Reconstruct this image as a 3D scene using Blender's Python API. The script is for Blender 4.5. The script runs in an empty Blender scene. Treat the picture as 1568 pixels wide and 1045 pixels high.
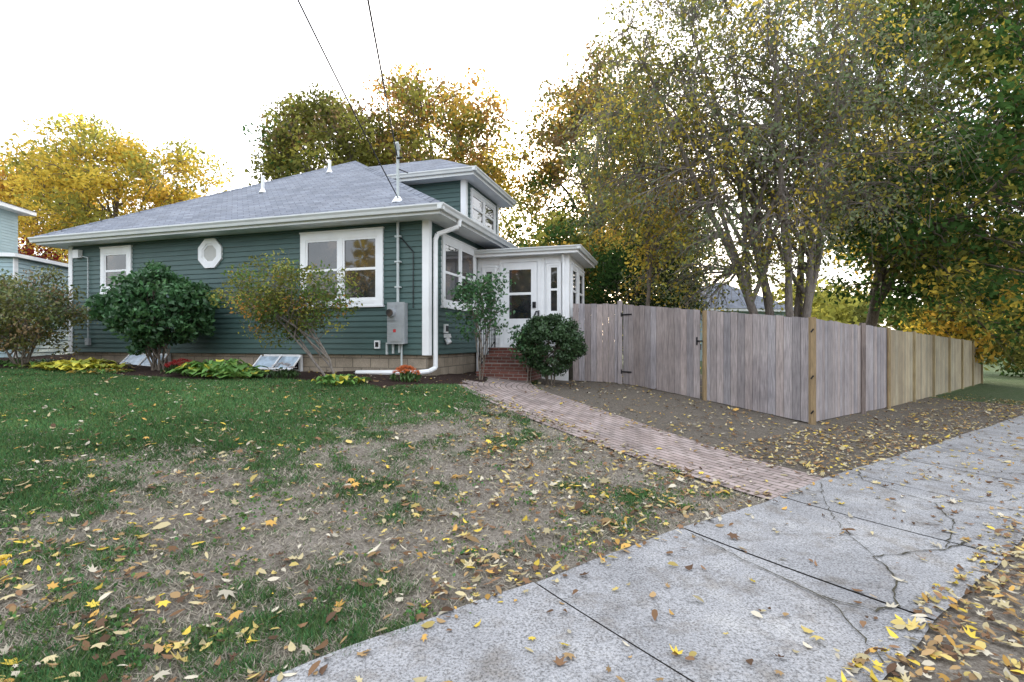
import bpy, math, random
import numpy as np
from mathutils import Vector
scene=bpy.context.scene
scene.view_settings.view_transform='Standard'
scene.view_settings.look='None'
scene.view_settings.exposure=0
rng=np.random.default_rng(7)
random.seed(7)

# ------------------------------------------------------------------ materials
def newmat(name):
    m=bpy.data.materials.new(name); m.use_nodes=True
    nt=m.node_tree; b=nt.nodes['Principled BSDF']
    return m,nt,b
def N(nt,t,**k):
    n=nt.nodes.new(t)
    for a,v in k.items(): setattr(n,a,v)
    return n
def ramp(nt,src,stops):
    r=N(nt,'ShaderNodeValToRGB')
    e=r.color_ramp.elements
    e[0].position=stops[0][0]; e[0].color=(*stops[0][1],1)
    e[1].position=stops[-1][0]; e[1].color=(*stops[-1][1],1)
    for p,c in stops[1:-1]:
        x=e.new(p); x.color=(*c,1)
    nt.links.new(src,r.inputs[0]); return r.outputs[0]
def noise(nt,scale,detail=4,rough=.6,vec=None,stretch=None):
    n=N(nt,'ShaderNodeTexNoise'); n.inputs['Scale'].default_value=scale
    n.inputs['Detail'].default_value=detail; n.inputs['Roughness'].default_value=rough
    if vec is None:
        vec=N(nt,'ShaderNodeTexCoord').outputs['Object']
    if stretch:
        mp=N(nt,'ShaderNodeMapping'); mp.inputs['Scale'].default_value=stretch
        nt.links.new(vec,mp.inputs[0]); vec=mp.outputs[0]
    nt.links.new(vec,n.inputs['Vector']); return n.outputs['Fac']
def mul(nt,a,b,fac=1.,mode='MULTIPLY'):
    m=N(nt,'ShaderNodeMixRGB',blend_type=mode)
    for i,v in ((0,fac),(1,a),(2,b)):
        if isinstance(v,bpy.types.NodeSocket): nt.links.new(v,m.inputs[i])
        elif i==0: m.inputs[0].default_value=v
        else: m.inputs[i].default_value=(*v,1)
    return m.outputs[0]
def bump(nt,b,h,s=.3,d=.02):
    n=N(nt,'ShaderNodeBump'); n.inputs['Strength'].default_value=s; n.inputs['Distance'].default_value=d
    nt.links.new(h,n.inputs['Height']); nt.links.new(n.outputs[0],b.inputs['Normal'])
def simple(name,c,var=.2,scale=6,rough=.7,bs=.15,stretch=None,attr=False,spec=.3,metal=0):
    m,nt,b=newmat(name)
    f=noise(nt,scale,stretch=stretch)
    lo=tuple(x*(1-var) for x in c); hi=tuple(min(1,x*(1+var)) for x in c)
    col=ramp(nt,f,[(.3,lo),(.7,hi)])
    if attr:
        a=N(nt,'ShaderNodeAttribute',attribute_name='Col'); col=mul(nt,col,a.outputs['Color'])
        f3=noise(nt,1.3,5,.6); col=mul(nt,col,ramp(nt,f3,[(.3,(.76,.76,.78)),(.7,(1.15,1.15,1.13))]))
    nt.links.new(col,b.inputs['Base Color']); b.inputs['Roughness'].default_value=rough
    b.inputs['Specular IOR Level'].default_value=spec; b.inputs['Metallic'].default_value=metal
    if bs: bump(nt,b,f,bs)
    return m
def leafmat(name,trans=.4,rough=.5,gloss=False):
    m=bpy.data.materials.new(name); m.use_nodes=True; nt=m.node_tree; nt.nodes.clear()
    o=N(nt,'ShaderNodeOutputMaterial'); a=N(nt,'ShaderNodeAttribute',attribute_name='Col')
    c=a.outputs['Color']
    if gloss:
        d=N(nt,'ShaderNodeBsdfPrincipled'); d.inputs['Roughness'].default_value=rough; d.inputs['Specular IOR Level'].default_value=.35
        nt.links.new(c,d.inputs['Base Color'])
    else:
        d=N(nt,'ShaderNodeBsdfDiffuse'); nt.links.new(c,d.inputs['Color'])
    t=N(nt,'ShaderNodeBsdfTranslucent'); mx=N(nt,'ShaderNodeMixShader'); mx.inputs[0].default_value=trans
    nt.links.new(c,t.inputs['Color'])
    nt.links.new(d.outputs[0],mx.inputs[1]); nt.links.new(t.outputs[0],mx.inputs[2]); nt.links.new(mx.outputs[0],o.inputs[0])
    return m
M={}
M['white']=simple('white_paint',(.78,.79,.80),.05,3,.5,.03)
M['green']=simple('green_siding',(.058,.105,.098),.14,1.6,.5,.05,stretch=(1,1,6))
M['fasciag']=simple('gutter_metal',(.64,.66,.66),.06,2,.4,.0)
M['blue']=simple('blue_siding',(.34,.45,.48),.08,2,.6,.05)
M['black']=simple('black_iron',(.012,.012,.014),.2,20,.4,.1)
M['greymetal']=simple('grey_metal',(.36,.38,.40),.10,8,.4,.03,metal=.3)
M['conduit']=simple('conduit',(.45,.49,.49),.08,8,.45,.0)
M['bark']=simple('bark',(.15,.125,.10),.45,9,.9,.6,stretch=(4,4,1))
M['barkg']=simple('grey_bark',(.19,.165,.145),.4,9,.9,.5,stretch=(4,4,1))
M['fence']=simple('weathered_wood',(.285,.252,.25),.34,7,.85,.35,stretch=(9,9,.55),attr=True)
M['fencetan']=simple('new_wood',(.33,.28,.19),.25,7,.8,.3,stretch=(9,9,.55),attr=True)
M['postwood']=simple('post_wood',(.25,.18,.10),.3,8,.8,.3,stretch=(8,8,.6),attr=True)
M['leaf']=leafmat('tree_leaf',.52)
M['shrubleaf']=leafmat('shrub_leaf',.25,.38,True)
M['fallen']=leafmat('fallen_leaf',.12)
M['grass']=leafmat('grass_blade',.3)
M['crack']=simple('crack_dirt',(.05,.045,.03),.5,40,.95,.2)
M['asphalt']=simple('asphalt',(.055,.055,.058),.3,60,.9,.3)
M['kerb']=simple('granite_kerb',(.35,.35,.35),.2,30,.8,.2)
M['red']=simple('red_plastic',(.45,.04,.04),.1,8,.8,0)
M['blind']=simple('window_blind',(.5,.5,.48),.05,8,.8,0)
M['plastic']=simple('clear_well_cover',(.36,.44,.52),.35,5,.15,.0)
m,nt,b=newmat('window_glass')
f=noise(nt,1.7,4); nt.links.new(ramp(nt,f,[(.35,(.012,.014,.018)),(.55,(.04,.038,.04)),(.75,(.16,.11,.075))]),b.inputs['Base Color'])
b.inputs['Roughness'].default_value=.03; b.inputs['Specular IOR Level'].default_value=.9
f2=noise(nt,1.3,2); bump(nt,b,f2,.05,.05); M['glass']=m
def bricky(name,c1,c2,mort,bw,bh,ms,mode='wall',rough=.85,zs=1.,bs=.4,var=.25):
    m,nt,b=newmat(name)
    tc=N(nt,'ShaderNodeTexCoord')
    if mode=='uv': vec=tc.outputs['UV']
    else:
        s=N(nt,'ShaderNodeSeparateXYZ'); nt.links.new(tc.outputs['Object'],s.inputs[0])
        ad=N(nt,'ShaderNodeMath',operation='ADD'); nt.links.new(s.outputs[0],ad.inputs[0]); nt.links.new(s.outputs[1],ad.inputs[1])
        c=N(nt,'ShaderNodeCombineXYZ'); nt.links.new(ad.outputs[0],c.inputs[0])
        mm=N(nt,'ShaderNodeMath',operation='MULTIPLY'); mm.inputs[1].default_value=zs; nt.links.new(s.outputs[2],mm.inputs[0]); nt.links.new(mm.outputs[0],c.inputs[1])
        vec=c.outputs[0]
    t=N(nt,'ShaderNodeTexBrick'); nt.links.new(vec,t.inputs['Vector'])
    t.inputs['Scale'].default_value=1; t.inputs['Brick Width'].default_value=bw; t.inputs['Row Height'].default_value=bh
    t.inputs['Mortar Size'].default_value=ms; t.inputs['Color1'].default_value=(*c1,1); t.inputs['Color2'].default_value=(*c2,1); t.inputs['Mortar'].default_value=(*mort,1)
    t.inputs['Mortar Smooth'].default_value=.3
    f=noise(nt,2.5,6,.65); v=ramp(nt,f,[(.3,(1-var,)*3),(.7,(1+var,)*3)])
    f2=noise(nt,60,3); v2=ramp(nt,f2,[(.3,(.8,)*3),(.7,(1.2,)*3)])
    col=mul(nt,mul(nt,t.outputs['Color'],v),v2)
    nt.links.new(col,b.inputs['Base Color']); b.inputs['Roughness'].default_value=rough
    inv=N(nt,'ShaderNodeMath',operation='SUBTRACT'); inv.inputs[0].default_value=1; nt.links.new(t.outputs['Fac'],inv.inputs[1])
    bump(nt,b,inv.outputs[0],bs,.01)
    return m
M['shingle']=bricky('roof_shingle',(.105,.12,.155),(.17,.185,.22),(.05,.06,.08),.32,.14,.010,zs=2.05,rough=.75)
M['block']=bricky('foundation_block',(.27,.225,.17),(.34,.285,.22),(.17,.145,.11),.42,.2,.012)
M['brick']=bricky('red_brick',(.20,.075,.055),(.13,.05,.04),(.25,.22,.20),.21,.07,.008)
M['paver']=bricky('brick_paver',(.24,.185,.17),(.32,.26,.245),(.085,.07,.05),.21,.105,.010,mode='uv',var=.35)
m,nt,b=newmat('concrete')
f=noise(nt,1.1,6,.65); c=ramp(nt,f,[(.3,(.20,.20,.207)),(.55,(.28,.28,.288)),(.75,(.36,.355,.35))])
f2=noise(nt,75,3,.8); c=mul(nt,c,ramp(nt,f2,[(.36,(.4,.39,.37)),(.5,(1,1,1)),(.66,(1.35,1.33,1.3))]))
v=N(nt,'ShaderNodeTexVoronoi'); v.inputs['Scale'].default_value=55; nt.links.new(N(nt,'ShaderNodeTexCoord').outputs['Object'],v.inputs['Vector'])
c=mul(nt,c,ramp(nt,v.outputs['Distance'],[(.1,(.8,.78,.76)),(.4,(1.05,)*3)]))
f4=noise(nt,3.5,5,.7); c=mul(nt,c,ramp(nt,f4,[(.34,(.72,.68,.63)),(.5,(1,1,1))]))
nt.links.new(c,b.inputs['Base Color']); b.inputs['Roughness'].default_value=.95; b.inputs['Specular IOR Level'].default_value=.15; bump(nt,b,f2,.5,.006); M['concrete']=m
m,nt,b=newmat('ground_cover')
za=N(nt,'ShaderNodeAttribute',attribute_name='Zone'); sp=N(nt,'ShaderNodeSeparateColor'); nt.links.new(za.outputs['Color'],sp.inputs[0])
fb=noise(nt,1.6,5,.7); ff=noise(nt,38,5,.8); fm=noise(nt,9,4,.7)
thatch=mul(nt,ramp(nt,ff,[(.28,(.08,.07,.055)),(.5,(.23,.205,.175)),(.72,(.42,.39,.34))]),ramp(nt,fb,[(.3,(.75,.73,.7)),(.7,(1.15,1.13,1.12))]))
grs=ramp(nt,ff,[(.3,(.03,.048,.018)),(.7,(.085,.135,.05))])
mulch=ramp(nt,ff,[(.35,(.016,.010,.008)),(.6,(.055,.036,.03)),(.75,(.13,.09,.07))])
dirt=ramp(nt,ff,[(.3,(.055,.046,.038)),(.55,(.15,.13,.108)),(.75,(.28,.25,.20))])
def mask(ch,wid):
    a=N(nt,'ShaderNodeMath',operation='ADD'); nt.links.new(sp.outputs[ch],a.inputs[0]); nt.links.new(fm,a.inputs[1])
    r=N(nt,'ShaderNodeMapRange'); r.inputs['From Min'].default_value=1-wid; r.inputs['From Max'].default_value=1+wid; nt.links.new(a.outputs[0],r.inputs['Value']); return r.outputs[0]
c=mul(nt,thatch,grs,mask(1,.3),'MIX'); c=mul(nt,c,dirt,mask(2,.15),'MIX'); c=mul(nt,c,mulch,mask(0,.06),'MIX')
nt.links.new(c,b.inputs['Base Color']); b.inputs['Roughness'].default_value=.95; b.inputs['Specular IOR Level'].default_value=.1
bump(nt,b,ff,.9,.03); M['ground']=m

# ------------------------------------------------------------------ mesh helpers
class MB:
    def __init__(s): s.v=[];s.f=[];s.m=[];s.c=[];s.mats=[]
    def mi(s,k):
        if k not in s.mats: s.mats.append(k)
        return s.mats.index(k)
    def add(s,vs,fs,k,col=(1,1,1)):
        o=len(s.v); s.v+=[tuple(v) for v in vs]; s.c+=[col]*len(vs)
        for f in fs: s.f.append([o+i for i in f]); s.m.append(s.mi(k))
    def hexa(s,vs,k,col=(1,1,1)):
        s.add(vs,[(0,3,2,1),(4,5,6,7),(0,1,5,4),(1,2,6,5),(2,3,7,6),(3,0,4,7)],k,col)
    def box(s,x0,x1,y0,y1,z0,z1,k,col=(1,1,1)):
        s.hexa([(x0,y0,z0),(x1,y0,z0),(x1,y1,z0),(x0,y1,z0),(x0,y0,z1),(x1,y0,z1),(x1,y1,z1),(x0,y1,z1)],k,col)
    def cyl(s,p,q,r,k,n=10,r2=None,col=(1,1,1)):
        p=Vector(p);q=Vector(q);d=(q-p).normalized(); a=d.orthogonal().normalized(); b2=d.cross(a); r2=r if r2 is None else r2
        vs=[p+(a*math.cos(t)+b2*math.sin(t))*r for t in [2*math.pi*i/n for i in range(n)]]+[q+(a*math.cos(t)+b2*math.sin(t))*r2 for t in [2*math.pi*i/n for i in range(n)]]
        fs=[(i,(i+1)%n,n+(i+1)%n,n+i) for i in range(n)]+[tuple(range(n))[::-1],tuple(range(n,2*n))]
        s.add(vs,fs,k,col)
    def build(s,name,parent=None):
        me=bpy.data.meshes.new(name); me.from_pydata(s.v,[],s.f); 
        for k in s.mats: me.materials.append(M[k])
        me.polygons.foreach_set('material_index',s.m)
        ca=me.attributes.new('Col','FLOAT_COLOR','POINT'); ca.data.foreach_set('color',np.c_[np.array(s.c),np.ones(len(s.c))].ravel())
        me.update(); ob=bpy.data.objects.new(name,me); scene.collection.objects.link(ob)
        if parent: ob.parent=parent
        return ob
def empty(name,loc=(0,0,0),rz=0,parent=None):
    e=bpy.data.objects.new(name,None); e.location=loc; e.rotation_euler=(0,0,rz); e.empty_display_size=.3
    scene.collection.objects.link(e); e.parent=parent; return e
def npmesh(name,V,F,C,mat,parent=None,smooth=False,attr='Col'):
    me=bpy.data.meshes.new(name); k=F.shape[1]
    me.vertices.add(len(V)); me.vertices.foreach_set('co',V.astype(np.float32).ravel())
    me.loops.add(F.size); me.loops.foreach_set('vertex_index',F.astype(np.int32).ravel())
    me.polygons.add(len(F)); me.polygons.foreach_set('loop_start',np.arange(0,F.size,k,dtype=np.int32))
    if smooth: me.polygons.foreach_set('use_smooth',np.ones(len(F),bool))
    me.update(calc_edges=True); me.materials.append(mat)
    if C is not None:
        ca=me.attributes.new(attr,'FLOAT_COLOR','POINT'); ca.data.foreach_set('color',np.c_[C,np.ones(len(C))].astype(np.float32).ravel())
    ob=bpy.data.objects.new(name,me); scene.collection.objects.link(ob)
    if parent: ob.parent=parent
    return ob

# ------------------------------------------------------------------ terrain
CP=np.array([(0,2.2,0),(-1.2,2.3,0),(2,2.5,-.02),(.06,3.22,.02),(2.36,4.96,0),(5.97,7.76,-.05),(11.3,11.6,-.15),(4,4,-.05),
(5.15,9.04,.12),(3.85,10.48,.36),(2.49,12,.575),(1.56,12.6,.62),(0,11.3,.70),(-1.64,10.2,.84),(-11.07,13.1,1.06),(-6,11.6,.90),(-6.5,9.5,.85),(-2.5,7.7,.72),
(-1,6,.4),(-4,5,.45),(-3,2.5,.1),(-8,4,.5),(-8,8,.8),(.5,7.5,.42),(2,7.5,.28),(8.85,12.36,-.04),(14,17,-.18),(20.8,23.2,-.335),(30,28,-.5),
(-20,15,1.1),(-30,40,1.2),(0,30,.9),(10,25,.3),(40,40,-.5),(0,-6,-.1),(-10,-6,-.1),(10,-2,-.1),(-12,0,.1),(30,5,-.4),(8,15,.1),(60,60,-.6),(-60,20,.8),(0,70,.6),(60,0,-.4)],float)
def tpsk(d): return np.where(d>1e-9,d*d*np.log(np.maximum(d,1e-9)),0)
_P=CP[:,:2]/10; _n=len(CP)
_A=np.zeros((_n+3,_n+3)); _A[:_n,:_n]=tpsk(np.linalg.norm(_P[:,None]-_P[None],axis=2))+np.eye(_n)*.004
_A[:_n,_n]=1;_A[:_n,_n+1:]=_P; _A[_n,:_n]=1; _A[_n+1:,:_n]=_P.T
_w=np.linalg.solve(_A,np.r_[CP[:,2],0,0,0])
def gz(x,y):
    x=np.asarray(x,float); y=np.asarray(y,float); sh=x.shape; q=np.c_[x.ravel(),y.ravel()]/10
    z=np.empty(len(q))
    for s in range(0,len(q),40000):
        qq=q[s:s+40000]; z[s:s+40000]=tpsk(np.linalg.norm(qq[:,None]-_P[None],axis=2))@_w[:_n]+_w[_n]+qq@_w[_n+1:]
    r=np.linalg.norm(q,axis=1)*10; t=np.clip((r-45)/40,0,1); t=t*t*(3-2*t)
    return (z*(1-t)+(-.1)*t).reshape(sh)
def g1(x,y): return float(gz(np.array([x]),np.array([y]))[0])
_PY=np.array([5.1,5.45,6.3,7.4,8.5,9.5,10.4,11.4]); _PX=np.array([3.25,3.0,2.2,1.36,.45,-.2,-.28,-.25])
def masks(x,y):
    q=(x-.06)*.6-(y-3.22)*.8
    a=.956*(x+1.64)-.294*(y-10.2); b=.294*(x+1.64)+.956*(y-10.2)
    pc=np.interp(y,_PY,_PX)
    path=(np.abs(x-pc)<.82)&(y<11.5)&(q<0)&(y>5)
    bed=((b>-1.75-.25*np.sin(a*1.1)-.12*np.sin(a*3.1))&(a<.1))|((a>=.1)&(x<-.55)&(b>-1.5+a*1.2))
    house=(a<.02)&(b>-.02)&(a>-9.9)
    dirt=(x>pc+.8)&(q<0)&(y>5)
    return q,a,b,path,bed,house,dirt
def vnoise(x,y,s,seed=0):
    r=np.random.default_rng(seed); out=0
    for i in range(7):
        th=r.uniform(0,6.28); k=s*r.uniform(.6,1.8); out=out+np.sin((x*np.cos(th)+y*np.sin(th))*k+r.uniform(0,6.28)+1.3*np.sin((x*np.sin(th)-y*np.cos(th))*k*.7))
    return out/7
def green(x,y):
    d=(x+3.5)*-.725+(y-3.9)*.688
    q=(x-.06)*.6-(y-3.22)*.8
    g=.46+.18*d+.42*vnoise(x,y,2.6,3)+.45*vnoise(x,y,6,5)+.42*vnoise(x,y,14,6)
    g=g+.40*np.exp(-((q+.40)/.45)**2)*(x<2.5)
    t=np.clip((d-.1)/1.8,0,1); g=g*(1-t)+t*(.88+.25*vnoise(x,y,5,8))
    t2=np.clip((3.6-y)/.8,0,1)*np.clip((-1.2-x)/.8,0,1); g=g+.22*t2
    return np.clip(g,0,1)
def axis(lo,hi,st,far):
    core=np.arange(lo,hi+st/2,st); a=[];s=st;v=hi
    while v<far: s*=1.28; v+=s; a.append(v)
    b=[];s=st;v=lo
    while v>-far: s*=1.28; v-=s; b.append(v)
    return np.array(b[::-1]+list(core)+a)
X=axis(-13,13,.11,700); Y=axis(0.5,15.5,.11,700)
gx,gy=np.meshgrid(X,Y); xs=gx.ravel(); ys=gy.ravel()
zs=gz(xs,ys)
near=(np.hypot(xs,ys)<25)
q,a,b,path,bed,house,dirt=masks(xs,ys)
zs=zs+near*(.012*vnoise(xs,ys,5,11)*((q<-.3)&~path)) + near*.03*(bed&~house)*(1+vnoise(xs,ys,4,2))
Z=np.zeros((len(xs),3))
Z[:,0]=bed*1.; far=np.hypot(xs,ys)>20
Z[:,1]=np.where(far,.75,green(xs,ys)); Z[:,2]=np.where(dirt&~far,.72,np.where(q>1.6,.4,0))
Z[:,1]=np.where(dirt&~far,.1,Z[:,1])
nx=len(X); ny=len(Y); idx=np.arange(nx*ny).reshape(ny,nx)
F=np.stack([idx[:-1,:-1],idx[:-1,1:],idx[1:,1:],idx[1:,:-1]],-1).reshape(-1,4)
npmesh('ground',np.c_[xs,ys,zs],F,Z,M['ground'],smooth=True,attr='Zone')

L0=np.array([.06,3.22]); SD=np.array([.8,.6]); SN=np.array([.6,-.8])
def strip(name,fl,fr,ts,nw,off,mat,uvw=None,parent=None):
    V=[];UV=[];
    acc=0;prev=None
    for t in ts:
        l=np.array(fl(t));r=np.array(fr(t)); c=(l+r)/2
        if prev is not None: acc+=np.linalg.norm(c-prev)
        prev=c
        for j in range(nw+1):
            p=l+(r-l)*j/nw; V.append((p[0],p[1],0)); UV.append((acc,np.linalg.norm(p-l)))
    V=np.array(V); V[:,2]=gz(V[:,0],V[:,1])+off
    k=nw+1; F=np.array([(i*k+j,(i+1)*k+j,(i+1)*k+j+1,i*k+j+1) for i in range(len(ts)-1) for j in range(nw)])[:,::-1]
    ob=npmesh(name,V,F,None,mat,parent,smooth=True)
    if uvw is not None:
        uv=ob.data.uv_layers.new(name='UVMap'); U=np.array(UV)[F.ravel()]; uv.data.foreach_set('uv',U.ravel())
    return ob
sw=empty('sidewalk')
strip('joint_bed',lambda t:L0+SD*t+SN*.03,lambda t:L0+SD*t+SN*1.61,np.arange(-14,50,.3),6,.006,M['crack'],parent=sw)
s0=-13.95; i=0
rj=np.random.default_rng(3)
def ed(s): return .012*math.sin(s*2.3+1)+.007*math.sin(s*7.1)
while s0<45:
    ln=1.56; dz=.022+rj.uniform(-.004,.004)
    strip('slab_%d'%i,lambda t:L0+SD*t+SN*(ed(t)),lambda t:L0+SD*t+SN*(1.64+ed(t*1.1+5)),np.linspace(s0+.0085,s0+ln-.0085,21),8,dz,M['concrete'],parent=sw)
    s0+=ln;i+=1
def crack(pts,w=.010):
    P=[]
    for (p,q_) in zip(pts[:-1],pts[1:]):
        p=np.array(p);q_=np.array(q_); n=max(2,int(np.linalg.norm(q_-p)/.05))
        for k in range(n): 
            P.append(p+(q_-p)*k/n+rj.normal(0,.009,2))
    P=np.array(P+[np.array(pts[-1])]); 
    V=[];
    for k in range(len(P)):
        t=P[min(k+1,len(P)-1)]-P[max(k-1,0)]; t/=np.linalg.norm(t); nn=np.array([-t[1],t[0]]); ww=w*rj.uniform(.25,1.2)/2
        V+= [P[k]+nn*ww,P[k]-nn*ww]
    V=np.array(V); V=np.c_[V,gz(V[:,0],V[:,1])+.0295]
    F=np.array([(2*k,2*k+1,2*k+3,2*k+2) for k in range(len(P)-1)])
    npmesh('crack',V,F,None,M['crack'],sw)
crack([(1.40,4.10),(1.65,3.6),(1.84,3.22),(1.88,3.1),(1.85,2.82),(1.78,2.5)],.012)
crack([(1.86,3.15),(2.08,2.99),(2.24,3.06),(2.38,3.02)],.016)
crack([(2.24,3.06),(2.52,3.44),(2.61,3.76),(2.9,3.85),(3.28,3.94),(3.6,4.1)],.014)
crack([(2.61,3.76),(2.75,4.4),(3.0,5.0),(3.3,5.6)],.008)
crack([(3.28,3.94),(3.81,4.51),(4.09,5.06),(3.87,5.77),(4.1,6.2)],.012)
crack([(4.09,5.06),(4.9,5.2),(5.5,5.5)],.010)
crack([(5.2,7.0),(5.9,6.4),(6.6,6.5)],.014)
Lp=[(-.8,11.5),(-1.0,10.4),(-1.0,9.4),(-.35,8.2),(.55,7.05),(1.5,6.05),(2.5,5.02)]
Rp=[(.4,11.15),(.42,10.5),(.6,9.7),(1.2,8.75),(2.05,7.6),(2.8,6.6),(3.52,5.80)]
def cr(P,t):
    n=len(P)-1; x=min(max(t*n,0),n-1e-6); i=int(x); f=x-i
    p=[np.array(P[max(0,min(n,j))]) for j in (i-1,i,i+1,i+2)]
    return .5*((2*p[1])+(-p[0]+p[2])*f+(2*p[0]-5*p[1]+4*p[2]-p[3])*f*f+(-p[0]+3*p[1]-3*p[2]+p[3])*f**3)
strip('brick_path',lambda t:cr(Lp,t),lambda t:cr(Rp,t),np.linspace(0,1,60),10,.016,M['paver'],uvw=1)
strip('road',lambda t:L0+SD*t+SN*3.35,lambda t:L0+SD*t+SN*11,np.arange(-40,60,.8),8,.02,M['asphalt'])
kb=MB()
for s_ in np.arange(-20,50,2.0):
    p=L0+SD*s_+SN*3.2; p2=L0+SD*(s_+1.99)+SN*3.2; z0=g1(*p); z1=g1(*p2); w=SN*.14
    vs=[(p[0],p[1],z0-.2),(p2[0],p2[1],z1-.2),(p2[0]+w[0],p2[1]+w[1],z1-.2),(p[0]+w[0],p[1]+w[1],z0-.2)]
    vs+=[(v[0],v[1],v[2]+.34) for v in vs]; kb.hexa(vs,'kerb')
kb.build('granite_kerb')

# ------------------------------------------------------------------ green house
H=empty('green_house',(-1.64,10.2,0),math.radians(-17.1))
class Wall:
    def __init__(s,O,U,Nn): s.O=np.array(O,float);s.U=np.array(U,float);s.N=np.array(Nn,float)
    def p(s,u,n,z): c=s.O+s.U*u+s.N*n; return (c[0],c[1],z)
    def box(s,mb,u0,u1,n0,n1,z0,z1,k,col=(1,1,1)):
        mb.hexa([s.p(u0,n1,z0),s.p(u1,n1,z0),s.p(u1,n0,z0),s.p(u0,n0,z0),s.p(u0,n1,z1),s.p(u1,n1,z1),s.p(u1,n0,z1),s.p(u0,n0,z1)],k,col)
    def siding(s,mb,u0,u1,z0,z1,k='green',h=.112,o=.022):
        z=z0
        while z<z1-.01:
            t=min(z+h,z1)
            mb.add([s.p(u0,.003,z),s.p(u1,.003,z),s.p(u0,o,z),s.p(u1,o,z),s.p(u0,o,z+.012),s.p(u1,o,z+.012),s.p(u0,.004,t),s.p(u1,.004,t)],[(0,1,3,2),(2,3,5,4),(4,5,7,6)],k); z+=h
    def window(s,mb,u0,u1,z0,z1,n=1,tw=.09,blind=0):
        B=lambda a,b_,c,d,e,f,k:s.box(mb,a,b_,c,d,e,f,k)
        B(u0,u0+tw,0,.055,z0,z1,'white');B(u1-tw,u1,0,.055,z0,z1,'white')
        B(u0+tw,u1-tw,0,.053,z1-tw*1.1,z1,'white');B(u0+tw,u1-tw,0,.053,z0,z0+tw*.8,'white')
        B(u0-.02,u1+.02,.0,.075,z0-.035,z0-.002,'white')
        B(u0-.015,u1+.015,0,.068,z1+.002,z1+.03,'white')
        iw=(u1-u0-2*tw-(n-1)*.09)/n
        for i in range(n):
            a0=u0+tw+i*(iw+.09); a1=a0+iw
            if i: B(a0-.09,a0,0,.054,z0+tw*.8,z1-tw*1.1,'white')
            b0=z0+tw*.8;b1=z1-tw*1.1;mz=(b0+b1)/2;f=.045
            B(a0,a1,0,.024,b0,b1,'glass')
            B(a0,a0+f,.024,.042,b0,b1,'white');B(a1-f,a1,.024,.042,b0,b1,'white')
            B(a0+f,a1-f,.024,.041,b1-f,b1,'white');B(a0+f,a1-f,.024,.041,b0,b0+f*1.3,'white');B(a0+f,a1-f,.024,.045,mz-.025,mz+.025,'white')
            if blind: B(a0+f,a1-f,.0245,.027,b1-f-(b1-b0)*blind,b1-f,'blind')
front=Wall((0,0),(1,0),(0,-1)); side=Wall((0,0),(0,1),(1,0)); leftw=Wall((-9.86,0),(0,1),(-1,0))
D=12.0
w=MB(); w.box(-9.86,0,0,D,1.27,3.95,'green')
front.siding(w,-9.86,0,1.28,3.91); side.siding(w,0,D,1.28,3.91); leftw.siding(w,0,D,1.28,3.91)
w.box(-9.80,-.06,.06,D-.06,.2,1.27,'block')
w.build('walls',H)
t=MB()
front.box(t,-.11,.032,0,.034,1.27,3.91,'white'); side.box(t,-.0325,.10,0,.0325,1.268,3.909,'white')
front.box(t,-9.892,-9.76,0,.034,1.27,3.91,'white'); leftw.box(t,0,.1,0,.0325,1.268,3.909,'white')
E0,E1,EB,EF=-10.31,.45,-.45,D+.45
t.box(E0,E1,EB,EF,3.912,3.93,'white')
t.box(E0-.0,E1+.0,EB-.02,EB,3.90,4.06,'fasciag'); t.box(E1,E1+.02,EB-.02,EF,3.90,4.06,'fasciag'); t.box(E0-.02,E0,EB-.02,EF,3.90,4.06,'fasciag')
def gutter(mb,p,q,nrm,z,k='fasciag',sz=.12):
    p=np.array(p,float);q=np.array(q,float);n_=np.array(nrm,float)
    prof=[(0,-sz*.95),(sz*.6,-sz*.95),(sz*.75,-sz*.5),(sz,-sz*.2),(sz,0),(sz*.9,0),(sz*.9,-.02),(0,-.02)]
    vs=[];
    for e in (p,q):
        for (o,zz) in prof: vs.append((e[0]+n_[0]*o,e[1]+n_[1]*o,z+zz))
    k8=len(prof); fs=[(i,(i+1)%k8,k8+(i+1)%k8,k8+i) for i in range(k8)]+[tuple(range(k8)),tuple(range(k8,2*k8))[::-1]]
    mb.add(vs,fs,k)
gutter(t,(E0-.12,EB-.021),(E1+.12,EB-.021),(0,-1),4.07); gutter(t,(E1+.021,EB-.14),(E1+.021,EF),(1,0),4.072); gutter(t,(E0-.021,EB-.1),(E0-.021,EF),(-1,0),4.069)
t.build('trim',H)
r=MB(); o=.49; x0,x1,y0,y1=-9.86-o,o,-o,D+o; ze=4.085; hw=(x1-x0)/2; cx_=(x0+x1)/2; zr=7.17; ya=y0+hw; yb=y1-hw
top=[(x0,y0,ze),(x1,y0,ze),(x1,y1,ze),(x0,y1,ze),(cx_,ya,zr),(cx_,yb,zr)]
bot=[(v[0],v[1],v[2]-.025) for v in top]
r.add(top+bot,[(0,1,4),(1,2,5,4),(2,3,5),(3,0,4,5),(0,6,7,1),(1,7,8,2),(2,8,9,3),(3,9,6,0)],'shingle')
for A,Bq in ((top[0],top[4]),(top[1],top[4]),(top[4],top[5]),(top[2],top[5])):
    A=Vector(A);Bq=Vector(Bq);n_=int((Bq-A).length/.28)
    for i in range(n_):
        p=A.lerp(Bq,i/n_)+Vector((0,0,.012)); q_=A.lerp(Bq,(i+.96)/n_)+Vector((0,0,.004)); d=(q_-p).normalized(); sdir=d.cross(Vector((0,0,1))).normalized()*.11
        r.add([p+sdir-Vector((0,0,.05)),p+Vector((0,0,.02)),p-sdir-Vector((0,0,.05)),q_+sdir-Vector((0,0,.05)),q_+Vector((0,0,.02)),q_-sdir-Vector((0,0,.05))],[(0,1,4,3),(1,2,5,4),(0,2,1)],'shingle')
r.build('roof',H)
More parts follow.
